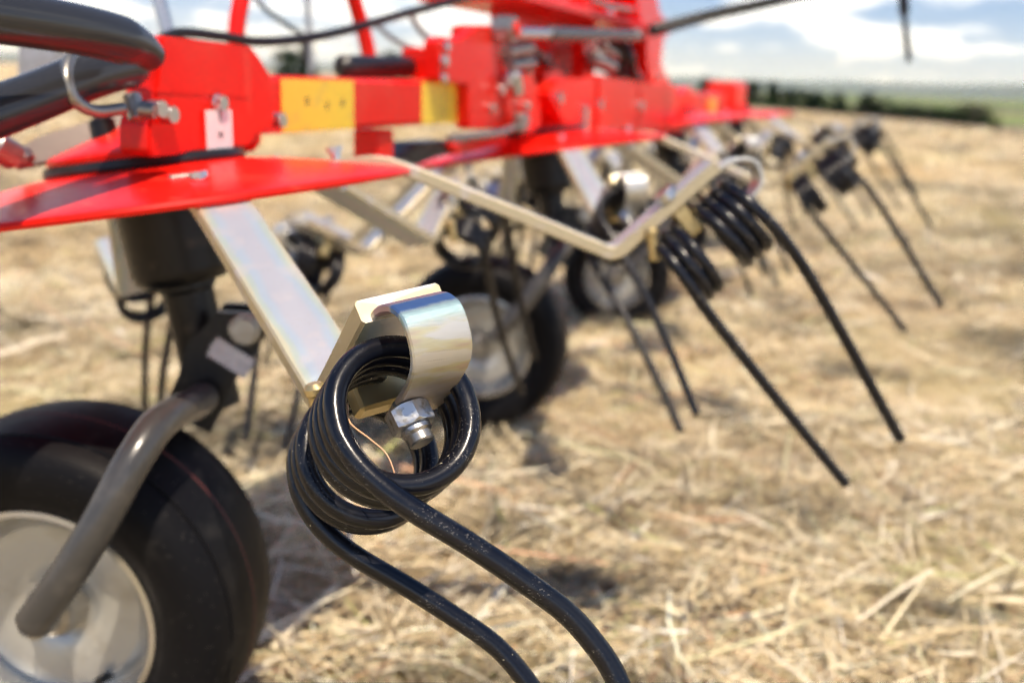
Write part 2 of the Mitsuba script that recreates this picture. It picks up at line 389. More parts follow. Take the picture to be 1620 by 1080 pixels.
# ---------------------------------------------------------------- loose hay
def straws(n, r0, r1, a0, a1, length, width, lift, seed, clump=0.5):
    g = np.random.default_rng(seed)
    r = np.sqrt(g.uniform(r0**2, r1**2, n)); a = np.radians(g.uniform(a0, a1, n))
    x, y = r * np.sin(a), r * np.cos(a)
    keep = (x - EDGE0[0]) * EDGE_N[0] + (y - EDGE0[1]) * EDGE_N[1] < 0.5
    pn = np.stack([x, y, x * 0], -1)
    dens = meshkit.fbm(pn * 2.6, 3, 21)
    keep &= g.uniform(0, 1, n) < np.clip(0.72 + (dens - 0.46) * 7 * clump, 0.10, 1)
    x, y = x[keep], y[keep]; n = len(x)
    L = length * np.exp(g.normal(0, 0.45, n)); W = width * np.exp(g.normal(0, 0.4, n))
    base = np.radians(90) * g.normal(0.15, 0.75, n)                         # mostly lying along the swath
    az = np.where(g.uniform(0, 1, n) < 0.35, g.uniform(0, 2 * np.pi, n), base)
    tilt = g.normal(0.02, 0.16, n)
    dirv = np.stack([np.cos(az) * np.cos(tilt), np.sin(az) * np.cos(tilt), np.sin(tilt)], 1)
    side = np.stack([-np.sin(az), np.cos(az), np.zeros(n)], 1)
    upv = np.cross(dirv, side)
    roll = g.uniform(-0.9, 0.9, n)[:, None]
    wd = side * np.cos(roll) + upv * np.sin(roll)
    bend = (g.normal(0, 0.22, n) * L)[:, None]
    z = land(x, y) + g.uniform(0, 1, n) ** 2 * lift + 0.003
    c = np.stack([x, y, z], 1)
    K = 4
    s = np.linspace(-0.5, 0.5, K)
    pts = c[:, None] + s[None, :, None] * L[:, None, None] * dirv[:, None] + (0.25 - s**2)[None, :, None] * (bend[:, None] * (side * 0.8 + upv * 0.35)[:, None])
    wk = np.array([0.55, 1, 0.95, 0.4])[None, :, None] * (W / 2)[:, None, None] * wd[:, None]
    v = np.stack([pts - wk, pts + wk], 2)                                   # n, K, 2, 3
    ground = land(v[..., 0], v[..., 1]) + 0.002
    v[..., 2] = np.maximum(v[..., 2], ground)
    o = (np.arange(n) * K * 2)[:, None, None]
    q = np.array([[k * 2, k * 2 + 1, k * 2 + 3, k * 2 + 2] for k in range(K - 1)])[None] + o
    q = q.reshape(-1, 4)
    f = np.vstack([q[:, [0, 1, 2]], q[:, [0, 2, 3]]])
    pal = np.array([(0.685, 0.585, 0.39), (0.60, 0.50, 0.315), (0.77, 0.69, 0.51), (0.47, 0.37, 0.21), (0.52, 0.505, 0.30), (0.28, 0.21, 0.12), (0.80, 0.745, 0.62), (0.40, 0.43, 0.16), (0.55, 0.33, 0.20)])
    pick = g.choice(len(pal), n, p=[.23, .2, .17, .13, .06, .10, .065, .02, .025])
    col = pal[pick] * g.uniform(0.8, 1.12, n)[:, None]
    big = meshkit.fbm(np.stack([x * 0.9, y * 2.2, x * 0], -1), 3, 33)[:, None]
    tiny = meshkit.fbm(np.stack([x * 5, y * 8, x * 0], -1), 2, 35)[:, None]
    col = col * np.clip(0.50 + 1.15 * big - 0.9 * (tiny < 0.34), 0.38, 1.25)
    col = np.repeat(np.clip(col, 0, 0.92), K * 2, axis=0)
    return v.reshape(-1, 3), f, col


parts = [straws(78000, 0.55, 3.2, -62, 62, 0.075, 0.0023, 0.030, 1), straws(9000, 0.55, 3.2, -62, 62, 0.16, 0.0036, 0.045, 2),
         straws(90000, 3.0, 8.5, -50, 50, 0.12, 0.0042, 0.05, 3), straws(62000, 8.2, 40, -45, 45, 0.28, 0.013, 0.09, 4)]
vs, fs, cs, o = [], [], [], 0
for v_, f_, c_ in parts:
    vs.append(v_); fs.append(f_ + o); cs.append(c_); o += len(v_)
vs, fs, cs = np.vstack(vs), np.vstack(fs), np.vstack(cs)
hn = np.zeros_like(vs); fc = np.cross(vs[fs[:, 1]] - vs[fs[:, 0]], vs[fs[:, 2]] - vs[fs[:, 0]])
fc /= np.linalg.norm(fc, axis=1, keepdims=True) + 1e-15
fc *= np.where(fc[:, 2:] < 0, -1, 1)
flip = np.cross(vs[fs[:, 1]] - vs[fs[:, 0]], vs[fs[:, 2]] - vs[fs[:, 0]])[:, 2] < 0
fs = np.where(flip[:, None], fs[:, ::-1], fs)          # every ribbon's front looks up
for q in range(3):
    np.add.at(hn, fs[:, q], fc)
hn = hn / (np.linalg.norm(hn, axis=1, keepdims=True) + 1e-15) + V(0, 0, 0.55)   # rounded, like the straw's own upper side
hn /= np.linalg.norm(hn, axis=1, keepdims=True)
hay_file = meshkit.write_ply((vs, fs), False, None, cs, normals=hn)
put('loose_hay', {'type': 'ply', 'filename': hay_file, 'face_normals': False}, 'hay_mat', kind='stuff', label='pale dry hay strewn over the field', category='hay')


# a few thick stalks that lie apart on top of the hay
def stalk(p0, p1, r, sag, lab, col):
    a, b = V(*p0), V(*p1)
    q = spline([a, (a + b) / 2 + V(0, 0, sag), b], 14)
    q[:, 2] = land(q[:, 0], q[:, 1]) + 0.012 + q[:, 2]
    m = tube(q, np.linspace(r, r * 0.7, 14) * (1 + 0.12 * np.cos(np.arange(14) * 2.1)), 7)
    put('straw_stalk', m, 'hay_mat', smooth=True, color=np.tile(np.array(col), (len(m.vertices), 1)), label=lab, category='straw')


stalk((*(-0.4152, 0.9938), 0.012), (*(-0.3783, 1.1143), 0.03), 0.0042, 0.004, 'pale straw stalk slanting beside the right edge of the nearest tyre', (0.86, 0.76, 0.56))
stalk((*(0.419, 1.326), 0.02), (*(0.2874, 1.1665), 0.02), 0.0035, 0.006, 'pale bent straw stalk lying at the lower right of the picture', (0.84, 0.74, 0.55))
stalk((*(-1.4371, 1.9403), 0.03), (*(-1.4108, 2.1561), 0.03), 0.011, 0.004, 'thick pale straw stalk lying at the left edge behind the nearest wheel', (0.84, 0.74, 0.56))


# ---------------------------------------------------------------- the tedder: rotors
H = [V(-0.48806, 0.908, 0.53782), V(-0.23886, 1.97649, 0.52877), V(0.010, 3.045, 0.545), V(0.262, 4.113, 0.535)]
TH = [-0.912, -1.25482, -1.25, -1.0]
TILT = [(-0.20645, -0.00251), (-0.19203, 0.05496), (-0.185, 0.05), (-0.17, 0.05)]
DTILT = [(-0.1589, 0.0299), (-0.165, 0.05), (-0.165, 0.05), (-0.16, 0.05)]; DOFF = V(0.0, 0, 0.0119)   # the dished plates sit a little flatter than the arms' plane
AXD = unit(V(0.22712, 0.97387, 0)); AXS = V(AXD[1], -AXD[0], 0)
UP = V(0, 0, 1)
TED = 'hay_tedder'
group(TED, label='bright red hay tedder standing on the mown field', category='hay tedder')


def rotor_frame(k):
    n = unit(V(*TILT[k], 1)); a = unit(np.cross([0, 1, 0], n)); b = np.cross(n, a)
    return a, b, n


NUDGE = {(0, 3): -4.0}                                # arms are never quite evenly bent


def arm_world(k, i):
    a, b, n = rotor_frame(k)
    t = TH[k] + math.radians(60) * i + math.radians(NUDGE.get((k, i), 0))
    er, et = math.cos(t) * a + math.sin(t) * b, -math.sin(t) * a + math.cos(t) * b
    M4 = np.eye(4); M4[:3, 0], M4[:3, 1], M4[:3, 2], M4[:3, 3] = er, et, n, H[k]
    return M4


def disc_frame(k):
    n = unit(V(*DTILT[k], 1)); a = unit(np.cross([0, 1, 0], n)); b = np.cross(n, a)
    return a, b, n


def disc_world(k):
    a, b, n = disc_frame(k)
    M4 = np.eye(4); M4[:3, 0], M4[:3, 1], M4[:3, 2], M4[:3, 3] = a, b, n, H[k] + DOFF
    return M4


# arm pieces in the rotor's own frame: x outwards, y along the turn, z up
W_AX = unit(V(0.852, 0.07, 0.519)); ET = unit(V(0, 1, 0) - W_AX * W_AX[1]); V_AX = np.cross(W_AX, ET)
C_OUT = V(0.5775, 0.0063, -0.1025)                   # centre of the outermost turn of the outer coil
R_COIL, WIRE, PITCH, GAP = 0.0366, 0.0116, 0.01175, 0.0275
TURNS, TURNS_IN = 3.24, 2.24


def cw(et, v, w, c=C_OUT):
    return c + et * ET + v * V_AX + w * W_AX


def tine_path(straight=False):
    tail = [(-0.0365, 0.0040, 0.0), (-0.0374, -0.0040, 0.0010), (-0.0350, -0.0185, 0.0025), (-0.0282, -0.0340, 0.0038), (-0.0176, -0.0495, 0.0042), (0.0028, -0.0737, 0.0035),
            (0.0214, -0.0976, 0.0022), (0.0382, -0.1212, 0.0005), (0.0468, -0.1416, -0.0010), (0.0504, -0.1565, -0.0022), (0.0508, -0.1720, -0.0035), (0.0490, -0.205, -0.0070), (0.0430, -0.255, -0.0140), (0.0360, -0.3055, -0.021)]
    if straight:                                       # a tine that has been in the hay longer, bent less forwards
        tail = tail[:3] + [(-0.0285, -0.040, 0.0038), (-0.0180, -0.075, 0.0036), (-0.0040, -0.120, 0.0005), (0.0100, -0.175, -0.0050), (0.0240, -0.240, -0.0130), (0.0360, -0.3055, -0.0210)]
    t_out = np.array([cw(*q) for q in spline(tail, 160)[::-1]])
    ph0 = math.radians(175)
    N = 230
    s = np.linspace(0, 1, N)
    ph = ph0 - s * TURNS * 2 * np.pi
    w = -s * TURNS * PITCH
    coil1 = np.array([cw(R_COIL * math.cos(p), R_COIL * math.sin(p), q) for p, q in zip(ph, w)])
    wl = w[-1]; pe = ph[-1]                           # ends near the top, heading along +et; the link turns back
    rl = GAP / 2
    top = cw(R_COIL * math.cos(pe), R_COIL * math.sin(pe), wl)
    link = [top + ET * (rl * 0.9 * math.sin(a)) - W_AX * (rl * (1 - math.cos(a))) for a in np.linspace(0, np.pi, 26)[1:-1]]
    w2 = wl - GAP
    s2 = np.linspace(0, 1, N)
    ph2 = (ph0 - TURNS_IN * 2 * np.pi) + s2 * TURNS_IN * 2 * np.pi
    coil2 = np.array([cw(R_COIL * math.cos(p), R_COIL * math.sin(p), w2 - q * TURNS_IN * PITCH) for p, q in zip(ph2, s2)])
    wi = w2 - TURNS_IN * PITCH
    t_in = np.array([cw(q[0], q[1], wi - (q[2] if q[1] > -0.0495 else 0.0042)) for q in spline(tail, 160)])
    tl = len(t_out)
    path = np.vstack([t_out[:-1], coil1, link, coil2, t_in[1:]])
    for _ in range(3):
        path[1:-1] = 0.25 * path[:-2] + 0.5 * path[1:-1] + 0.25 * path[2:]
    return path, wl, w2


TP, W_END, W_IN = tine_path()
W_MID = 0.5 * (W_END + W_IN)
tine_hi = tube(even(TP, 1300), WIRE / 2, 26)
tine_lo = tube(even(tine_path(True)[0], 440), WIRE / 2, 12)

BAR_T = 0.0130
V_BAR = 0.0548
bar_pts = [V(0.115, 0.0115, 0.0085), V(0.20, 0.0120, 0.0078), V(0.228, 0.0123, 0.0042), V(0.25, 0.0127, -0.0060), V(0.30, 0.0137, -0.036), V(0.37, 0.0155, -0.079), V(0.42, 0.0167, -0.1105), V(0.441, 0.0174, -0.1200)]
end_a = cw(0.0200, V_BAR, W_IN - 0.026)
end_b = cw(0.0185, V_BAR + 0.0008, 0.0035)
bar_path = spline(bar_pts + [end_a, end_b], 140)
bar_w = np.interp(np.linspace(0, 1, 140), [0, 0.25, 0.6, 0.72, 1], [0.043, 0.0435, 0.044, 0.045, 0.049])
bar_mesh, bar_uv = band(bar_path, ET, bar_w, BAR_T, 0.13)
# hook at the bar's outer end: a thinner strap that curls down over the coil and back inside it
hk = [(-0.004, 0.0512), (0.007, 0.0516), (0.019, 0.0484), (0.0290, 0.0425), (0.0345, 0.0345), (0.0335, 0.0250), (0.029, 0.0165), (0.020, 0.0110), (0.004, 0.0084), (-0.018, 0.0070), (-0.030, 0.0062)]
hook_path = spline([cw(0.0165, v, w) for w, v in hk], 84)
hook_mesh, hook_uv = band(hook_path, ET, 0.0335, 0.0043, 0.22)
# clamp plate that ties the link between the two coils to the bar, with its bolt
ck = [(W_MID, V_BAR + 0.006), (W_MID, V_BAR - 0.020), (W_MID + 0.001, V_BAR - 0.034), (W_MID + 0.002, V_BAR - 0.044)]
clamp_mesh = at(cbox((0.034, 0.0165, 0.030), 0.002), np.array([ET, W_AX, V_AX]), cw(0.012, V_BAR - 0.0216, W_MID))
BD = unit(-V_AX + 0.10 * W_AX + 0.02 * ET)
NB = cw(0.0055, 0.0040, -0.0125); nut_h = 0.0112
bolt_mesh = cyl(NB - BD * 0.005, NB + BD * 0.0205, 0.0068, 22)
head_mesh = hexnut(cw(0.004, V_BAR + BAR_T / 2, W_MID) , V_AX, 0.0125, 0.010)
nut_mesh = union(hexnut(NB, BD, 0.0120, nut_h), cyl(NB + BD * (nut_h - 0.001), NB + BD * (nut_h + 0.0045), 0.0082, 30, 0.25))
pin_mesh = union(cyl(V(0.478, -0.010, -0.132), V(0.478, -0.010, -0.104), 0.0055, 16), cyl(V(0.478, -0.010, -0.109), V(0.478, -0.010, -0.100), 0.0070, 16, 0.4))
plate_bolt = union(cyl(V(0.185, 0.012, -0.016), V(0.185, 0.012, 0.024), 0.005, 14), hexnut(V(0.185, 0.012, 0.0225), V(0, 0, 1), 0.0080, 0.005), hexnut(V(0.185, 0.012, 0.000), V(0, 0, -1), 0.0095, 0.010))

PL = dict(bar=mikit.ply(bar_mesh, None, smooth=False, uv=bar_uv), tine_hi=mikit.ply(tine_hi, None, smooth=True), tine_lo=mikit.ply(tine_lo, None, smooth=True),
          hook=mikit.ply(hook_mesh, None, smooth=False, uv=hook_uv), clamp=mikit.ply(clamp_mesh, None, smooth=30), bolt=mikit.ply(bolt_mesh, None, smooth=35), head=mikit.ply(head_mesh, None, smooth=30),
          nut=mikit.ply(nut_mesh, None, smooth=18), pin=mikit.ply(pin_mesh, None, smooth=35), pb=mikit.ply(plate_bolt, None, smooth=30))


def swivel(deg):
    """The whole spring tine turned a little about its coil's axis, as it sits in its clamp."""
    a, s, M = math.radians(deg), np.eye(4), np.eye(3)
    K = np.array([[0, -W_AX[2], W_AX[1]], [W_AX[2], 0, -W_AX[0]], [-W_AX[1], W_AX[0], 0]])
    M = np.eye(3) + math.sin(a) * K + (1 - math.cos(a)) * K @ K
    s[:3, :3] = M; s[:3, 3] = C_OUT - M @ C_OUT
    return s


SWING = -1.5
ARMS = [(0, 0), (0, 1), (0, 2), (0, 3)] + [(1, i) for i in range(6)] + [(2, i) for i in range(6)] + [(3, i) for i in range(6)]
for k, i in ARMS:
    M4 = arm_world(k, i)
    hero = k == 0 and i in (0, 1)
    arm = put(f'{TED}__tine_arm', PL['bar'], 'zinc', to_world=M4, label='zinc-plated tine arm reaching to the front of the picture' if (k, i) == (0, 0) else None)
    put(f'{arm}__spring_tine', PL['tine_hi'] if (k, i) == (0, 0) else PL['tine_lo'], 'coil_paint' if hero else 'coil_paint_far', to_world=M4 if k == 0 else M4 @ swivel(SWING), label='black double coil spring tine in sharp focus' if (k, i) == (0, 0) else None)
    put(f'{arm}__hook', PL['hook'], 'clamp_metal' if (k, i) == (0, 0) else 'zinc_plain', to_world=M4)
    put(f'{arm}__clamp', PL['clamp'], 'zinc_gold', to_world=M4)
    put(f'{arm}__bolt', PL['bolt'], 'dull_steel', to_world=M4)
    put(f'{arm}__nut', PL['nut'], 'nut_steel', to_world=M4)
    if (k, i) != (0, 0):
        put(f'{arm}__bolt_head', PL['head'], 'steel', to_world=M4)
    put(f'{arm}__pin', PL['pin'], 'zinc_gold', to_world=M4)

# rotor plate: a shallow dished steel plate, its seal and the bell above it
disc = lathe([(0.05, 0.027), (0.0885, 0.0262), (0.12, 0.0225), (0.20, 0.0085), (0.242, 0.0005), (0.2535, -0.003), (0.2560, -0.0062), (0.2545, -0.0095), (0.242, -0.0065), (0.20, 0.001), (0.12, 0.015), (0.05, 0.018), (0.05, 0.027)], 120)
seal = lathe([(0.07, 0.0240), (0.0925, 0.0258), (0.0945, 0.029), (0.0925, 0.0355), (0.07, 0.0365), (0.07, 0.0240)], 64)
bell = lathe([(0.0, 0.035), (0.0885, 0.036), (0.0895, 0.041), (0.086, 0.0445), (0.050, 0.057), (0.022, 0.067), (0.0, 0.068)], 64)
PLD = {q: mikit.ply(m, None, smooth=28) for q, m in (('disc', disc), ('seal', seal), ('bell', bell))}
for k in range(4):
    dw = disc_world(k)
    rd = put(f'{TED}__rotor_plate', PLD['disc'], 'red_paint', to_world=dw)
    put(f'{rd}__seal', PLD['seal'], 'black_rubber', to_world=dw)
    put(f'{rd}__bell', PLD['bell'], 'red_paint', to_world=dw)
    for i in range(6):
        put(f'{rd}__bolt', PL['pb'], 'steel', to_world=arm_world(k, i))
# slotted plate let into the nearest disc
a0, b0, n0 = disc_frame(0)


def on_disc(px_r, px_a, h):
    t = px_a
    return H[0] + DOFF + px_r * (math.cos(t) * a0 + math.sin(t) * b0) + h * n0


sp = on_disc(0.170, TH[0] + 0.02, 0.0145)
er0 = unit(sp - H[0] - DOFF - n0 * 0.0145)
nrm = unit(n0 + 0.18 * er0)
tg = np.cross(nrm, er0)
slot = put(f'{TED}__rotor_plate__slot_plate', at(cbox((0.030, 0.011, 0.004), 0.0015), np.array([unit(tg), unit(np.cross(nrm, tg)), nrm]), sp), 'dull_steel')

# ---------------------------------------------------------------- posts, brackets, wheels
WF = unit(V(0.0396, -0.9992, 0))                      # the way the wheels' near faces look
W_POS = [V(*(-0.5278, 0.7349, 0.1792)), V(*(-0.3157, 1.792, 0.1735)), V(*(-0.0964, 2.8086, 0.1293)), V(*(0.0605, 3.8795, 0.1065))]
R_T = 0.180


def wheel_meshes():
    tyre = [(0.103, -0.054), (0.109, -0.062), (0.122, -0.071), (0.139, -0.0765), (0.154, -0.0755), (0.164, -0.071), (0.1705, -0.064), (0.1745, -0.055), (0.1752, -0.0535), (0.1735, -0.0525), (0.1738, -0.0495), (0.1765, -0.0485), (0.1795, -0.030), (0.1806, -0.012)]
    tyre = tyre + [(r, -z) for r, z in tyre[::-1]]
    tyre = tyre + [(0.100, 0.052), (0.100, -0.052), tyre[0]]
    ty = lathe(tyre, 112)
    red = lathe([(0.1796, 0.0085), (0.1811, 0.0078), (0.1813, 0.0065), (0.1811, 0.0052), (0.1796, 0.0045), (0.1796, 0.0085)], 112)
    lip = lathe([(0.0955, 0.012), (0.0985, 0.046), (0.1005, 0.0600), (0.1035, 0.0640), (0.1085, 0.0630), (0.1100, 0.059), (0.1075, 0.052), (0.105, 0.028), (0.0955, 0.012)], 96)
    dish = lathe([(0.0, 0.024), (0.028, 0.025), (0.034, 0.027), (0.042, 0.034), (0.064, 0.0385), (0.082, 0.037), (0.092, 0.027), (0.099, 0.026), (0.099, 0.012), (0.0, 0.010), (0.0, 0.024)], 96)
    hub = lathe([(0, 0.015), (0.026, 0.016), (0.026, 0.044), (0.022, 0.052), (0.015, 0.055), (0.012, 0.075), (0, 0.075), (0, 0.015)], 40)
    valve = cyl(V(0.082, 0.018, 0.028), V(0.077, 0.017, 0.052), 0.0042, 12)
    return ty, red, lip, dish, hub, valve


wm = wheel_meshes()
WP = [mikit.ply(m, None, smooth=32) for m in wm]
for k in range(4):
    c = W_POS[k] - WF * 0.060
    M4 = np.eye(4); fz = frame_z(WF, (0.35, 0, -0.9) if k == 0 else (0.9, 0, 0.5)); M4[:3, :3] = fz.T * (1.0, 0.93, 0.86, 0.86)[k]; M4[:3, 3] = c
    w = put(f'{TED}__wheel', WP[3], 'rim_cream', to_world=M4)
    put(f'{w}__tyre', WP[0], 'rubber', to_world=M4)
    put(f'{w}__moulded_line', WP[1], 'red_rubber', to_world=M4)
    put(f'{w}__rim', WP[2], 'steel', to_world=M4)
    put(f'{w}__hub', WP[4], 'dull_steel', to_world=M4)
    put(f'{w}__valve', WP[5], 'black_rubber', to_world=M4)

FORK = [(-0.4205, 0.8566, 0.3632), (-0.4117, 0.8176, 0.3689), (-0.403, 0.7692, 0.379), (-0.4013, 0.7277, 0.379), (-0.4077, 0.6946, 0.3563), (-0.4249, 0.6762, 0.3161), (-0.4523, 0.6648, 0.2682), (-0.4837, 0.6612, 0.2244)]
FORK = np.array(FORK)
DH = H[1] - H[0]
PO = V(0.014, 0, 0)                                    # the post stands a little off the fitted axis
n1 = rotor_frame(0)[2]
for k in range(4):
    n = rotor_frame(k)[2] if k else n1
    b0_ = H[k] + PO
    put(f'{TED}__post', at(lathe([(0, -0.074), (0.040, -0.074), (0.046, -0.069), (0.0495, -0.060), (0.0495, 0.03), (0, 0.03)], 56), frame_z(n), b0_), 'dark_paint')
    pm = put(f'{TED}__steering_tube', at(lathe([(0, -0.205), (0.0250, -0.205), (0.0250, -0.084), (0.029, -0.080), (0.029, -0.070), (0, -0.070)], 40), frame_z(n), b0_), 'dark_paint')
    off = H[k] - H[0]
    BR = [(-0.4215, 0.8853, 0.4322), (-0.4166, 0.8883, 0.4408), (-0.384, 0.8925, 0.4395), (-0.3757, 0.8857, 0.4097), (-0.3958, 0.8757, 0.3826), (-0.4176, 0.8578, 0.3272), (-0.4608, 0.857, 0.3468), (-0.4479, 0.8679, 0.3808), (-0.442, 0.8763, 0.4093)]
    BR = np.array(BR)
    c0 = BR.mean(0); zb = unit(V(0.30, -0.94, 0.10)); fr = frame_z(zb, (1, 0, 0))
    pl2 = Polygon([((q - c0) @ fr[0], (q - c0) @ fr[1]) for q in BR]).buffer(0.004).buffer(-0.002)
    ex = trimesh.creation.extrude_polygon(pl2, 0.012, engine='earcut')
    wb = put(f'{TED}__wheel_bracket', at(ex, fr, c0 - zb * 0.008 + off), 'dark_paint', smooth=25)
    put(f'{wb}__rear_cheek', at(ex, fr, c0 - zb * 0.075 + off), 'dark_paint', smooth=25)
    bq = V(*(-0.3857, 0.8788, 0.428)) + off
    put(f'{wb}__bolt', union(hexnut(bq, zb, 0.0125, 0.010), cyl(bq - zb * 0.002, bq + zb * 0.002, 0.0155, 24)), 'dull_steel')
    fk = spline(FORK + (W_POS[k] - W_POS[0]) * np.linspace(0, 1, len(FORK))[:, None] ** 1.0 + off * (1 - np.linspace(0, 1, len(FORK)))[:, None], 70)
    fork = tube(fk, 0.0150, 26)
    put(f'{TED}__wheel_fork', fork, 'grey_paint', smooth=True)
    put(f'{TED}__axle', cyl(fk[-1] - WF * -0.004, W_POS[k] - WF * 0.05, 0.0105, 20), 'dull_steel')
    if k == 0:
        fA, fB = V(*(-0.4303, 0.8603, 0.4212)), V(*(-0.3777, 0.8599, 0.3924))
        lx = unit(fB - fA); zz = unit(zb - lx * (zb @ lx)); ly = np.cross(zz, lx)
        Lw = np.linalg.norm(fB - fA)
        mid = (fA + fB) / 2; base = mid + zz * ((c0 - mid) @ zz + 0.0052)
        st = put(f'{wb}__sticker', at(cbox((Lw, 0.0215, 0.0008), 0.0003), np.array([lx, ly, zz]), base), 'sticker_grey', label='small grey label with rows of worn print')
        g = np.random.default_rng(3)
        bars = []
        for r_ in range(3):
            x = -Lw / 2 + 0.004
            while x < Lw / 2 - 0.005:
                wdt = g.uniform(0.0015, 0.005)
                if g.uniform() < 0.75:
                    bars.append(at(cbox((wdt, 0.0034, 0.0004), 0.0001), np.array([lx, ly, zz]), base + lx * (x + wdt / 2) + ly * (r_ - 1) * 0.0058 + zz * 0.0005))
                x += wdt + 0.0014
        for q in bars:
            put(f'{wb}__sticker_print', q, 'sticker_pale')

# ---------------------------------------------------------------- frame: placed along the machine (along, outwards, up) from the first rotor's hub


def MW(a, o, z):
    return H[0] + AXD * a + AXS * o + UP * z


MR = np.array([AXD, AXS, UP])


def mbox(a0, a1, o0, o1, z0, z1, c=0.004):
    return at(cbox((a1 - a0, o1 - o0, z1 - z0), c), MR, MW((a0 + a1) / 2, (o0 + o1) / 2, (z0 + z1) / 2))


def plate(pts, o, thick, rnd=0.006, holes=()):
    """An upright plate in the machine's long plane from (along, up) points; o = its outward face, thick goes inwards; edges chamfered."""
    pg = Polygon(pts)
    pg = pg.buffer(-rnd).buffer(rnd) if rnd else pg
    for (x, y, r) in holes:
        from shapely.geometry import Point
        pg = pg.difference(Point(x, y).buffer(r))
    c = min(0.002, thick * 0.2)
    lay = [(c, 0.0), (0.0, c), (0.0, thick - c), (c, thick)]
    m = trimesh.creation.extrude_polygon(pg, thick - 2 * c, engine='earcut')
    fr = np.array([AXD, UP, np.cross(AXD, UP)])       # local z = outwards (AXS)
    core = at(m, fr, MW(0, o - thick + c, 0))
    inner = pg.buffer(-c)
    ms = [core]
    for g_ in getattr(inner, 'geoms', [inner]):
        ms.append(at(trimesh.creation.extrude_polygon(g_, thick, engine='earcut'), fr, MW(0, o - thick, 0)))
    return join(*ms)


def slab_box(p, q, o0, o1, th):
    return mbox(p[0], q[0], o0, o1, p[1] - th / 2, p[1] + th / 2, 0.004)


# first gearbox, over the first rotor
gb = put(f'{TED}__gearbox', plate([(-0.0663, 0.1595), (0.0599, 0.1555), (0.0737, 0.1453), (0.0899, 0.1299), (0.0961, 0.0787), (0.0615, 0.0723), (0.0526, 0.0616), (-0.0905, 0.0574), (-0.0882, 0.084), (-0.0807, 0.0996), (-0.0742, 0.1207)], 0.078, 0.034, 0.008), 'red_paint', smooth=25)
put(f'{gb}__case', mbox(0.045, 0.125, -0.05, 0.046, 0.05, 0.150, 0.01), 'red_paint', smooth=25)
put(f'{gb}__rib', plate([(-0.077, 0.115), (0.0515, 0.1096), (0.0504, 0.1072), (-0.078, 0.1123)], 0.0795, 0.006, 0), 'red_paint', smooth=25)
tb = V(*(-0.4092, 0.8918, 0.6406)); ft = unit(AXS)
put(f'{gb}__bolt', union(hexnut(tb - ft * 0.010, ft, 0.0075, 0.017), cyl(tb - ft * 0.002, tb + ft * 0.002, 0.0085, 20)), 'steel')
tgc = V(*(-0.4081, 0.8897, 0.616))
tag = put(f'{gb}__tag', at(cbox((0.037, 0.0022, 0.036), 0.001), np.array([AXD, AXS, UP]) @ np.eye(3), tgc), 'white_plastic', label='white hang tag on a bolt')
mk = at(cbox((0.0055, 0.0008, 0.0045), 0.0002), MR, tgc + AXS * 0.0013 - UP * 0.004)
put(f'{gb}__tag_print', mk, 'print_black')
put(f'{gb}__tag_cord', at(cbox((0.0022, 0.0012, 0.012), 0.0003), MR, tgc + AXS * 0.0014 + UP * 0.0145), 'print_black')
for q in ((-0.4311, 0.8086, 0.6365), (-0.428, 0.8219, 0.6315), (-0.3961, 0.994, 0.6223)):
    bq = V(*q)
    put(f'{gb}__bolt', hexnut(bq, ft, 0.008, 0.012), 'steel')
# main beam with its warning stickers
Z0, Z1 = 0.066, 0.1285
bm = put(f'{TED}__beam', mbox(0.095, 0.86, -0.030, 0.030, Z0, Z1, 0.006), 'red_paint', smooth=25)
for (xa, xb) in ((446, 560), (668, 740)):
    (a0_, _), (a1_, _) = ((0.1771, 0.1016), (0.333, 0.1007)) if xa == 446 else ((0.5229, 0.0952), (0.682, 0.0939))
    s_ = put(f'{TED}__beam__warning_sticker', mbox(a0_, a1_, 0.0298, 0.0310, Z0 + 0.001, Z1 - 0.003, 0.0004), 'yellow_sticker', label='yellow warning sticker on the red beam')
    w_ = a1_ - a0_
    ink = [mbox(a0_ + w_ * x0, a0_ + w_ * x1, 0.0305, 0.0314, Z0 + 0.062 * y0, Z0 + 0.062 * y1, 0.0001) for x0, x1, y0, y1 in (((0.80, 0.84, 0.45, 0.60), (0.30, 0.34, 0.50, 0.64), (0.58, 0.61, 0.40, 0.56)) if xa == 446 else ((0.44, 0.46, 0.06, 0.94),))]
    for q in ink:
        put(f'{TED}__beam__sticker_print', q, 'sticker_ink')
put(f'{TED}__hose_boot', cyl((-0.4261, 1.3057, 0.6798), (-0.3808, 1.5, 0.6838), 0.0155, 24, 0.5), 'black_rubber')
put(f'{TED}__beam_foot', mbox((0.4132, 0.0409)[0], (0.4605, 0.0387)[0], -0.02, 0.02, 0.0, 0.062, 0.004), 'red_paint')
# folding hinge between the first and second sections
put(f'{TED}__hinge_plate', plate([(0.5304, 0.1816), (0.5549, 0.1896), (0.5939, 0.1845), (0.6758, 0.2106), (0.7494, 0.2111), (0.7639, 0.1291), (0.8149, 0.0569), (0.6463, 0.0569), (0.6379, 0.124), (0.5363, 0.1283)], 0.05, 0.022), 'red_paint', smooth=25)
put(f'{TED}__hinge_plate', plate([(0.8572, 0.1992), (1.1313, 0.2269), (1.2256, 0.0405), (0.9225, 0.0434)], -0.05, 0.02), 'red_paint', smooth=25)
put(f'{TED}__hinge_web', mbox(0.61, 0.66, -0.049, 0.026, 0.129, 0.175, 0.003), 'red_paint')
put(f'{TED}__knuckle', plate([(0.765, 0.1333), (0.8117, 0.1441), (0.9025, 0.1437), (0.9375, 0.1202), (0.9586, 0.0553), (0.9139, 0.041), (0.8027, 0.0533)], 0.055, 0.05, 0.012), 'red_paint', smooth=25)
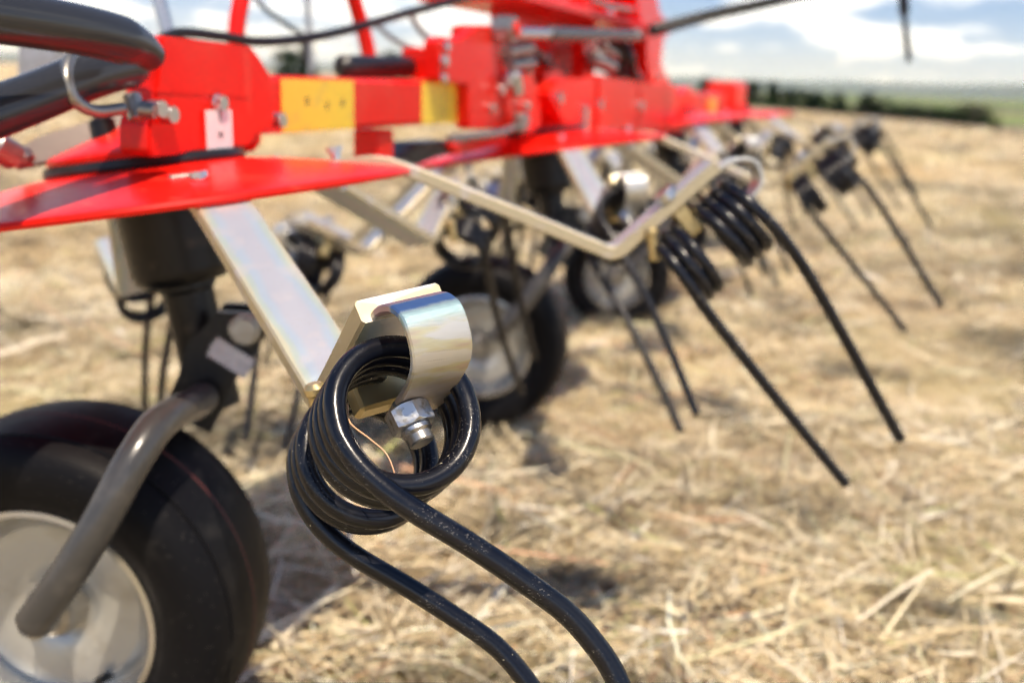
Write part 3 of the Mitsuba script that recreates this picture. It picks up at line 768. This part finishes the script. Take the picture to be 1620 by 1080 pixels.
put(f'{TED}__tower_plate', plate([(1.0189, 0.3215), (1.6889, 0.3909), (1.6797, 0.2719), (1.6513, 0.1382), (1.2162, 0.1277), (1.0495, 0.2105)], -0.07, 0.016, 0.01), 'red_paint', smooth=25)
put(f'{TED}__tower_hood', slab_box((0.8742, 0.2714), (1.7377, 0.3453), -0.16, 0.045, 0.018), 'red_paint')
put(f'{TED}__tower_strut', plate([(1.3627, 0.2273), (1.4371, 0.231), (1.4725, 0.1996), (1.4448, 0.1379), (1.3784, 0.137)], 0.0, 0.03, 0.004), 'red_paint', smooth=25)
put(f'{TED}__tower_strut', plate([(0.939, 0.3023), (1.1728, 0.3253), (1.1532, 0.2742), (1.0871, 0.2601), (0.9684, 0.2688)], 0.03, 0.03, 0.006), 'red_paint', smooth=25)
put(f'{TED}__tower_strut', plate([(0.8669, 0.2193), (0.9071, 0.2258), (0.9711, 0.1321), (0.9156, 0.127)], 0.0, 0.09, 0.004), 'red_paint', smooth=25)
put(f'{TED}__tower_lug', plate([(1.2479, 0.2937), (1.3436, 0.304), (1.3307, 0.275), (1.2691, 0.2706)], 0.03, 0.02, 0.003), 'red_paint', smooth=25)
put(f'{TED}__spring_box', plate([(1.7113, 0.2354), (1.9071, 0.238), (1.9606, 0.1438), (1.726, 0.1472)], -0.01, 0.04, 0.004), 'dark_paint', smooth=25)
put(f'{TED}__valve_block', plate([(0.9338, 0.2036), (1.0619, 0.2121), (1.0915, 0.1356), (0.9585, 0.1316)], -0.01, 0.03, 0.004), 'dark_paint', smooth=25)
put(f'{TED}__valve_block', plate([(1.0357, 0.1517), (1.2567, 0.1512), (1.2443, 0.1229), (1.0531, 0.1217)], 0.01, 0.04, 0.004), 'black_rubber', smooth=25)
put(f'{TED}__valve_block', plate([(1.9104, 0.2319), (2.0845, 0.2358), (2.1025, 0.1283), (1.9518, 0.134)], 0.0, 0.04, 0.004), 'dark_paint', smooth=25)
put(f'{TED}__lever', tube(spline([(-0.1528, 2.1252, 0.8327), (-0.1264, 2.2385, 0.8318), (-0.0848, 2.4168, 0.8376)], 20), 0.006, 12), 'dull_steel', smooth=True)
put(f'{TED}__saddle', plate([(0.9821, 0.1448), (1.0727, 0.1581), (1.1373, 0.1355), (1.0341, 0.1204)], 0.045, 0.06, 0.006), 'red_paint', smooth=25)
for q, r_ in (((-0.2547, 1.6356, 0.6693), 0.010), ((-0.2356, 1.7351, 0.628), 0.009), ((-0.3122, 1.433, 0.7135), 0.007), ((-0.314, 1.4256, 0.6942), 0.0085), ((-0.3138, 1.4264, 0.6698), 0.007), ((-0.2623, 1.6207, 0.6551), 0.0095), ((-0.0762, 2.4319, 0.7881), 0.011), ((-0.1393, 2.4035, 0.8298), 0.012), ((-0.0187, 2.7707, 0.6957), 0.010), ((-0.2728, 1.602, 0.6272), 0.007)):
    put(f'{TED}__pin_bolt', hexnut(V(*q), unit(AXS), r_, r_ * 0.9), 'steel')
for nm, (x, y), r_, o in (('tower_plate', (866, 90), 0.0155, -0.068), ('tower_plate', (985, 22), 0.012, -0.05)):
    q = V(*(-0.2542, 2.2103, 0.7225)) if x == 866 else V(*(-0.1191, 2.7102, 0.8479))
    put(f'{TED}__{nm}__bolt', union(cyl(q - ft * 0.004, q + ft * 0.008, r_, 26), hexnut(q + ft * 0.006, ft, r_ * 0.6, 0.008)), 'steel')
put(f'{TED}__cross_head', plate([(1.5501, 0.3763), (1.7987, 0.4021), (1.9784, 0.3235), (2.1187, 0.2472), (1.7758, 0.2444), (1.6063, 0.2825)], -0.02, 0.05, 0.008, ), 'red_paint', smooth=25)
put(f'{TED}__column', plate([(1.638, 0.3852), (1.8213, 0.4042), (1.9166, 0.3194), (2.0948, 0.2881), (1.9809, 0.2553), (1.971, 0.192), (2.0967, 0.1398), (2.3914, 0.1082), (1.9099, 0.1049), (1.8167, 0.1877), (1.7993, 0.2495), (1.6953, 0.3036)], 0.03, 0.045, 0.006), 'red_paint', smooth=25)
# hydraulic cylinder across the hinge
q0, q1, q2 = V(*(-0.2609, 1.5958, 0.7418)), V(*(-0.2104, 1.8345, 0.7528)), V(*(-0.0684, 2.4873, 0.7838))
hc = put(f'{TED}__hydraulic_cylinder', cyl(q1, q2, 0.0135, 26), 'grey_paint')
put(f'{hc}__rod', cyl(q0, q1, 0.0105, 24), 'steel')
ey = V(*(-0.2371, 1.6099, 0.7479))
put(f'{hc}__eye', join(cyl(ey - ft * 0.035, ey, 0.0205, 28)), 'dull_steel')
put(f'{hc}__pin', cyl(ey - ft * 0.001, ey + ft * 0.006, 0.0125, 24, 0.4), 'red_paint')
for (x0, y0, x1, y1, r_, m_) in ((1, 0, 0, 0, 0, 0),):
    pass
for q in (cyl((-0.2626, 1.6766, 0.7158), (-0.2372, 1.7855, 0.7264), 0.012, 18), cyl((-0.2583, 1.695, 0.6941), (-0.2337, 1.8006, 0.7012), 0.010, 18), cyl((-0.2449, 1.7745, 0.7321), (-0.2392, 1.799, 0.6728), 0.0085, 16)):
    put(f'{TED}__hydraulic_fitting', q, 'dull_steel')
put(f'{TED}__hydraulic_fitting', cyl((-0.2482, 1.6722, 0.6859), (-0.2434, 1.6929, 0.6452), 0.0125, 18, 0.4), 'steel')
for q in (cyl((-0.1594, 2.2293, 0.7232), (-0.1224, 2.388, 0.7058), 0.017, 18, 0.4), cyl((-0.1498, 2.3583, 0.7548), (-0.1186, 2.4922, 0.7342), 0.012, 18)):
    put(f'{TED}__hydraulic_fitting', q, 'dull_steel')
put(f'{TED}__hose', tube(spline([(-0.2686, 1.717, 0.7066), (-0.2497, 1.776, 0.7055), (-0.2403, 1.8823, 0.7207), (-0.218, 2.0661, 0.685), (-0.1989, 2.1479, 0.6684)], 40), 0.010, 12), 'black_rubber', smooth=True)
put(f'{TED}__hose', tube(spline([(-0.1072, 2.5409, 0.7658), (-0.0881, 2.5349, 0.7363), (-0.0808, 2.5664, 0.704), (-0.0622, 2.646, 0.6805)], 40), 0.014, 12), 'black_rubber', smooth=True)
put(f'{TED}__link_rod', tube(spline([(-0.3023, 1.4316, 0.5866), (-0.2761, 1.535, 0.5864), (-0.2515, 1.6317, 0.59), (-0.2285, 1.7215, 0.6052)], 30), 0.0062, 14), 'dull_steel', smooth=True)
put(f'{TED}__link_block', at(cbox((0.03, 0.022, 0.032), 0.006), MR, V(*(-0.2345, 1.6869, 0.6019))), 'dull_steel')
put(f'{TED}__lower_bracket', plate([(0.4754, 0.0216), (0.5461, 0.0395), (0.6609, 0.0385), (0.6711, 0.0243), (0.5304, 0.0075)], 0.02, 0.05, 0.003), 'dark_paint', smooth=25)
put(f'{TED}__lower_bracket', plate([(0.621, 0.0349), (0.8487, 0.0399), (0.8678, 0.0261), (0.6497, 0.0161)], 0.03, 0.05, 0.003), 'red_paint', smooth=25)
# second section: gearbox, boxed middle frame, third and fourth gearboxes
g2 = put(f'{TED}__gearbox', plate([(0.9508, 0.1098), (0.9962, 0.1346), (1.2421, 0.1451), (1.2741, 0.0264), (1.1023, 0.0278), (1.0438, 0.0572)], 0.07, 0.14, 0.006), 'red_paint', smooth=25)
for q in ((882, 156), (946, 166)):
    b_ = V(*(-0.1926, 1.8666, 0.6408)) if q[0] == 882 else V(*(-0.1311, 2.0864, 0.6277))
    put(f'{g2}__bolt', hexnut(b_, ft, 0.012, 0.009), 'steel')
b_ = V(*(-0.1519, 2.0192, 0.601))
put(f'{g2}__latch', at(cbox((0.020, 0.012, 0.050), 0.006), MR, b_), 'steel')
bx = put(f'{TED}__middle_frame', plate([(1.2427, 0.1491), (1.5648, 0.1402), (1.5886, 0.0272), (1.2548, 0.0404)], 0.075, 0.15, 0.004), 'red_paint', smooth=25)
put(f'{TED}__middle_frame', plate([(1.5766, 0.1404), (1.9808, 0.125), (2.0348, 0.1098), (2.0372, 0.0111), (1.6008, 0.0268)], 0.075, 0.15, 0.004), 'red_paint', smooth=25)
b_ = V(*(-0.0534, 2.4371, 0.6213))
put(f'{bx}__bolt', hexnut(b_, ft, 0.012, 0.010), 'steel')
g3 = put(f'{TED}__gearbox', plate([(2.1213, 0.1093), (2.2556, 0.1313), (2.329, 0.0904), (2.4106, -0.0116), (2.1272, -0.0016)], 0.06, 0.14, 0.006), 'red_paint', smooth=25)
b_ = V(*(0.0751, 3.0364, 0.5597))
put(f'{g3}__latch', at(cbox((0.022, 0.014, 0.060), 0.006), MR, b_), 'steel')
put(f'{TED}__beam', mbox(2.35, 3.15, -0.035, 0.035, 0.045, 0.115, 0.006), 'red_paint', smooth=25)
put(f'{TED}__gearbox', mbox(3.10, 3.34, -0.06, 0.06, 0.03, 0.155, 0.012), 'red_paint', smooth=25)
o1 = V(*(0.1535, 3.2188, 0.6063))
put(f'{TED}__reflector', at(cbox((0.10, 0.012, 0.062), 0.004), MR, o1), 'orange_reflector', label='orange reflector on the far end')
# guard rails at the near end, their hook ring, and the bent plates beneath
put(f'{TED}__guard_rail', tube(spline([(-0.4697, 0.5284, 0.7049), (-0.4451, 0.5831, 0.7011), (-0.4244, 0.6476, 0.6972), (-0.4097, 0.7006, 0.6923), (-0.4027, 0.7366, 0.6863), (-0.3993, 0.7556, 0.6776)], 60), np.r_[np.full(50, 0.0178), np.linspace(0.0178, 0.0112, 10)], 28), 'rail_paint', smooth=True)
put(f'{TED}__guard_rail', tube(spline([(-0.5131, 0.5605, 0.6131), (-0.4832, 0.6201, 0.6252), (-0.4676, 0.6898, 0.6431), (-0.4534, 0.7434, 0.6603), (-0.4461, 0.7833, 0.6689), (-0.4409, 0.8056, 0.6715)], 60), np.r_[np.full(57, 0.0185), 0.0178, 0.0165, 0.0145], 28), 'rail_paint', smooth=True)
ring = spline([(-0.4246, 0.7519, 0.6379), (-0.436, 0.7289, 0.6361), (-0.4433, 0.7145, 0.6446), (-0.4476, 0.7127, 0.6598), (-0.4522, 0.7263, 0.6738), (-0.4559, 0.7487, 0.6815), (-0.4593, 0.7743, 0.6812)], 60)
put(f'{TED}__shackle', tube(ring, 0.0050, 14), 'dull_steel', smooth=True)
put(f'{TED}__shackle_pin', cyl((-0.4274, 0.77, 0.6484), (-0.4209, 0.7656, 0.6287), 0.0075, 16), 'dull_steel')
put(f'{TED}__shackle_nut', cyl((-0.4143, 0.7586, 0.6382), (-0.4021, 0.7599, 0.6366), 0.0068, 16), 'dull_steel')


def slab(pts, thick, nudge):
    """A flat steel plate with the given corner points (nearly in one plane)."""
    p = np.array(pts); c = p.mean(0); z = np.linalg.svd(p - c)[2][2]
    if z @ nudge < 0:
        z = -z
    fr = frame_z(z, p[1] - p[0])
    pg = Polygon([((q - c) @ fr[0], (q - c) @ fr[1]) for q in p]).buffer(-0.004).buffer(0.004)
    return at(trimesh.creation.extrude_polygon(pg, thick, engine='earcut'), fr, c - z * thick)


princ('worn_plate', proc(lambda p, n, uv: mix((0.20, 0.165, 0.14), (0.11, 0.08, 0.07), fbm(p.x * 40, p.y * 40, p.z * 40, 4))), 0.4, metallic=0.4)
put(f'{TED}__end_plate', slab([(-0.6018, 0.8612, 0.5731), (-0.5061, 0.9135, 0.6013), (-0.515, 0.9312, 0.6331), (-0.5497, 0.9066, 0.618), (-0.5878, 0.8816, 0.6031), (-0.6042, 0.8654, 0.5903)], 0.008, V(0, -1, 0)), 'worn_plate', smooth=20)
put(f'{TED}__end_plate', slab([(-0.8137, 1.1979, 0.6936), (-0.7668, 1.2375, 0.6996), (-0.7576, 1.2231, 0.641), (-0.8113, 1.1837, 0.6392)], 0.01, V(0, -1, 0)), 'dull_steel', smooth=20)
put(f'{TED}__clevis', cyl((-0.5745, 0.7899, 0.6049), (-0.5667, 0.8176, 0.5871), 0.013, 18, 0.4), 'dull_steel')
put(f'{TED}__clevis', cyl((-0.5235, 0.8849, 0.6209), (-0.5174, 0.8806, 0.6014), 0.012, 16), 'dark_paint')
put(f'{TED}__clevis', cyl((-0.5803, 0.8385, 0.5942), (-0.5723, 0.8358, 0.5799), 0.011, 16, 0.4), 'dull_steel')
# hoops, poles and hoses that stand above the beam
put(f'{TED}__guard_hoop', tube(spline([(-0.571, 1.3026, 0.6842), (-0.572, 1.3123, 0.7211), (-0.5699, 1.3203, 0.75), (-0.5659, 1.3415, 0.7881), (-0.5448, 1.4013, 0.8441), (-0.5054, 1.4589, 0.8437), (-0.4798, 1.5045, 0.8055), (-0.469, 1.5258, 0.7623), (-0.4583, 1.536, 0.7168), (-0.4528, 1.5372, 0.6793)], 70), 0.0115, 16), 'red_paint', smooth=True)
put(f'{TED}__hose', tube(spline([(-0.5694, 1.0987, 0.7022), (-0.5596, 1.1338, 0.711), (-0.5378, 1.1888, 0.7099), (-0.5102, 1.223, 0.7062), (-0.4874, 1.301, 0.7124), (-0.4524, 1.3937, 0.7284), (-0.3931, 1.5154, 0.7616), (-0.3162, 1.6406, 0.7989), (-0.2657, 1.6746, 0.8213)], 80), 0.0062, 12), 'black_rubber', smooth=True)
put(f'{TED}__hose', tube(spline([(-0.5045, 1.7291, 0.7596), (-0.4734, 1.7472, 0.7331), (-0.4412, 1.7685, 0.7178), (-0.4045, 1.7834, 0.715)], 40), 0.0045, 10), 'dull_steel', smooth=True)
put(f'{TED}__hose', tube(spline([(-0.443, 1.7425, 0.7776), (-0.431, 1.7584, 0.7527), (-0.4145, 1.776, 0.7317), (-0.3992, 1.7812, 0.7043)], 40), 0.005, 10), 'dull_steel', smooth=True)
put(f'{TED}__hose', tube(spline([(-0.68, 1.6113, 0.8021), (-0.6572, 1.6267, 0.7696), (-0.627, 1.6457, 0.7466), (-0.6031, 1.6544, 0.7275), (-0.5996, 1.6544, 0.6867)], 40), 0.004, 10), 'black_rubber', smooth=True)
put(f'{TED}__pole', cyl((-0.8452, 2.3437, 0.8931), (-0.8172, 2.2874, 0.6679), 0.0075, 14), 'dull_steel')
put(f'{TED}__pole', cyl((-0.7837, 1.4938, 0.8076), (-0.7502, 1.4733, 0.7135), 0.0105, 14), 'steel')
put(f'{TED}__boom', tube(spline([(-0.0407, 2.5887, 0.8013), (0.0975, 2.6404, 0.844), (0.2863, 2.7113, 0.8929), (0.4496, 2.7881, 0.9383), (0.6344, 2.868, 0.9839)], 40), np.linspace(0.0155, 0.010, 40), 18), 'dark_paint', smooth=True)
hr = put(f'{TED}__hanging_rod', tube(spline([(0.5964, 2.8503, 0.9767), (0.6098, 2.8211, 0.8604), (0.6288, 2.7957, 0.7554)], 30), np.r_[np.full(14, 0.0135), np.full(16, 0.0075)], 14), 'dark_paint', smooth=True)

# a dry fibre caught in the front coil
fib = spline([(-0.1522, 0.472, 0.5033), (-0.1473, 0.4608, 0.4978), (-0.1346, 0.4539, 0.4924), (-0.1252, 0.4496, 0.4874), (-0.1203, 0.4463, 0.4803), (-0.1178, 0.4429, 0.4738)], 40)
put('dry_fibre', tube(fib, np.linspace(0.0007, 0.0004, 40), 8), 'copper_fibre', smooth=True, label='thin coppery dry fibre caught in the nearest coil spring', category='straw')


# ---------------------------------------------------------------- trees beyond the field
def tree(name, x, y, h, w, lab, seed, cone, grp=None):
    g = np.random.default_rng(seed)
    z0 = float(land(np.array([x]), np.array([y]))[0])
    key = group(name, label=lab, category='tree', **({'group': grp} if grp else {}))
    trunk = join(tube(spline([V(x, y, z0 - 0.2), V(x + 0.02 * h, y, z0 + 0.35 * h), V(x, y + 0.02 * h, z0 + 0.9 * h)], 12), np.linspace(0.045 * h, 0.01 * h, 12), 8),
                 *[tube(spline([V(x, y, z0 + q * h), V(x, y, z0 + q * h) + V(math.cos(a), math.sin(a), 0.5) * w * 0.3], 4), 0.008 * h, 5) for q, a in zip((0.3, 0.42, 0.5, 0.62, 0.7), (0, 2.2, 4.1, 1.1, 3.2))])
    put(f'{key}__trunk', trunk, 'bark', smooth=True)
    n = 1500
    # clumps through the crown's volume
    nc = 26
    ch = g.uniform(0.12, 0.97, nc)
    rad = (w / 2) * ((1 - ch) ** 0.75 * 1.15 if cone else np.sqrt(np.clip(1 - ((ch - 0.52) / 0.5) ** 2, 0.05, 1)))
    ca = g.uniform(0, 2 * np.pi, nc); cr = rad * np.sqrt(g.uniform(0.1, 1, nc))
    cc = np.stack([cr * np.cos(ca), cr * np.sin(ca), ch * h], 1)
    which = g.integers(0, nc, n)
    p = cc[which] + g.normal(0, 1, (n, 3)) * np.array([0.11 * w, 0.11 * w, 0.055 * h])
    s = 0.05 * h * np.exp(g.normal(0, 0.3, n))
    u = g.normal(0, 1, (n, 3)); u /= np.linalg.norm(u, axis=1, keepdims=True)
    v = np.cross(u, g.normal(0, 1, (n, 3))); v /= np.linalg.norm(v, axis=1, keepdims=True)
    c = p + V(x, y, z0)
    quad = np.stack([c - u * s[:, None], c + v * s[:, None] * 0.7, c + u * s[:, None], c - v * s[:, None] * 0.7], 1)
    f = (np.arange(n) * 4)[:, None] + np.array([[0, 1, 2, 3]])
    tone = np.array([(0.010, 0.022, 0.009), (0.017, 0.034, 0.012), (0.028, 0.050, 0.018)])[g.integers(0, 3, nc)][which] * g.uniform(0.8, 1.25, n)[:, None]
    m = trimesh.Trimesh(quad.reshape(-1, 3), np.vstack([f[:, [0, 1, 2]], f[:, [0, 2, 3]]]), process=False)
    put(f'{key}__crown', m, 'leaf_mat', smooth=False, color=np.repeat(tone, 4, axis=0))


RAYS = [(3.8, 94.92, 2.03, 1.71, 1), (6.64, 109.8, 1.8, 2.4, 0), (7.46, 89.69, 1.99, 1.97, 0), (8.74, 84.55, 2.01, 1.42, 1), (9.07, 71.43, 1.44, 2.04, 0), (10.04, 67.26, 1.28, 1.66, 0), (10.71, 65.13, 1.2, 1.27, 1), (11.77, 60.87, 1.23, 1.43, 1), (12.24, 58.74, 0.96, 1.47, 0), (12.7, 54.54, 0.75, 1.66, 0), (13.52, 52.28, 0.77, 1.74, 0), (13.86, 48.04, 0.88, 1.93, 0), (-20.42, 56.42, 2.43, 1.0, 1), (-26.77, 70.06, 2.21, 1.93, 0), (-23.63, 86.84, 2.64, 2.89, 0), (-34.71, 72.08, 2.5, 2.57, 0)]
HEDGE, HEDGE_H = ((6.64, 91.76), (15.23, 49.72)), (0.45, 0.4)

TREE_LABELS = ['narrow dark conifer farthest left in the tree line right of the red machine', 'low round tree between the two leftmost conifers of the tree line',
               'dark bushy tree left of the slim conifer whose top stands against the sky', 'slim conifer at the left end of the long tree line', 'dark rounded tree right of the slim conifer in the tree line',
               'dark rounded tree left of a small pointed conifer', 'small pointed conifer near the middle of the tree line', 'tall pointed dark tree standing right of the bright green gap in the tree line',
               'low tree directly right of the tall pointed dark tree', 'low dark bush in the right half of the tree line', 'wide low dark bush second from the right end of the tree line', 'big dark bush at the right end of the tree line',
               'pointed conifer seen above the red beam behind the machine', 'round tree just left of the pointed conifer behind the red beam', 'round tree seen above the black boot on the red beam', 'round tree behind the nearest red gearbox']
for k, (x, y, h, w, cone) in enumerate(RAYS):
    tree('conifer' if cone else 'broadleaf_tree', x, y, h, w, TREE_LABELS[k], 100 + k, cone, None)


hg = np.random.default_rng(77)
ha, hb = V(*HEDGE[0]), V(*HEDGE[1])
n = 9000
s = hg.uniform(0, 1, n)
hp = ha[None] * (1 - s[:, None]) + hb[None] * s[:, None]
hz = land(hp[:, 0], hp[:, 1])
top = (HEDGE_H[0] * (1 - s) + HEDGE_H[1] * s) * 0.62 * (0.62 + 0.75 * meshkit.fbm(np.stack([s * 34, s * 0, s * 0], -1), 3, 4))
c = np.stack([hp[:, 0], hp[:, 1], hz + top * np.sqrt(hg.uniform(0, 1, n))], 1) + hg.normal(0, 0.25, (n, 3)) * [1, 1.2, 0.3]
u = hg.normal(0, 1, (n, 3)); u /= np.linalg.norm(u, axis=1, keepdims=True)
v = np.cross(u, hg.normal(0, 1, (n, 3))); v /= np.linalg.norm(v, axis=1, keepdims=True)
z = 0.13 * np.exp(hg.normal(0, 0.3, n))[:, None]
quad = np.stack([c - u * z, c + v * z * 0.7, c + u * z, c - v * z * 0.7], 1)
f = (np.arange(n) * 4)[:, None] + np.array([[0, 1, 2, 3]])
tone = np.array([(0.014, 0.030, 0.011), (0.024, 0.046, 0.016), (0.045, 0.075, 0.022)])[hg.integers(0, 3, n)] * hg.uniform(0.8, 1.2, n)[:, None]
hk_ = group('hedge', label='long low dark green hedge beneath the tree line at the far edge of the field', category='hedge')
put(f'{hk_}__foliage', trimesh.Trimesh(quad.reshape(-1, 3), np.vstack([f[:, [0, 1, 2]], f[:, [0, 2, 3]]]), process=False), 'leaf_mat', smooth=False, color=np.repeat(tone, 4, axis=0))


# ---------------------------------------------------------------- the air
scene['air'] = {'type': 'homogeneous', 'albedo': {'type': 'rgb', 'value': [0.95, 0.95, 0.95]}, 'sigma_t': {'type': 'rgb', 'value': [0.000055, 0.000072, 0.000115]}}
scene['haze'] = {'type': 'cube', 'to_world': T().translate([0, 0, 110]).scale([9500, 9500, 140]), 'bsdf': {'type': 'null'}, 'interior': {'type': 'ref', 'id': 'air'}}
labels['haze'] = {'label': 'thin blue summer haze over the far land', 'kind': 'stuff', 'category': 'haze'}
scene['camera']['medium'] = {'type': 'ref', 'id': 'air'}
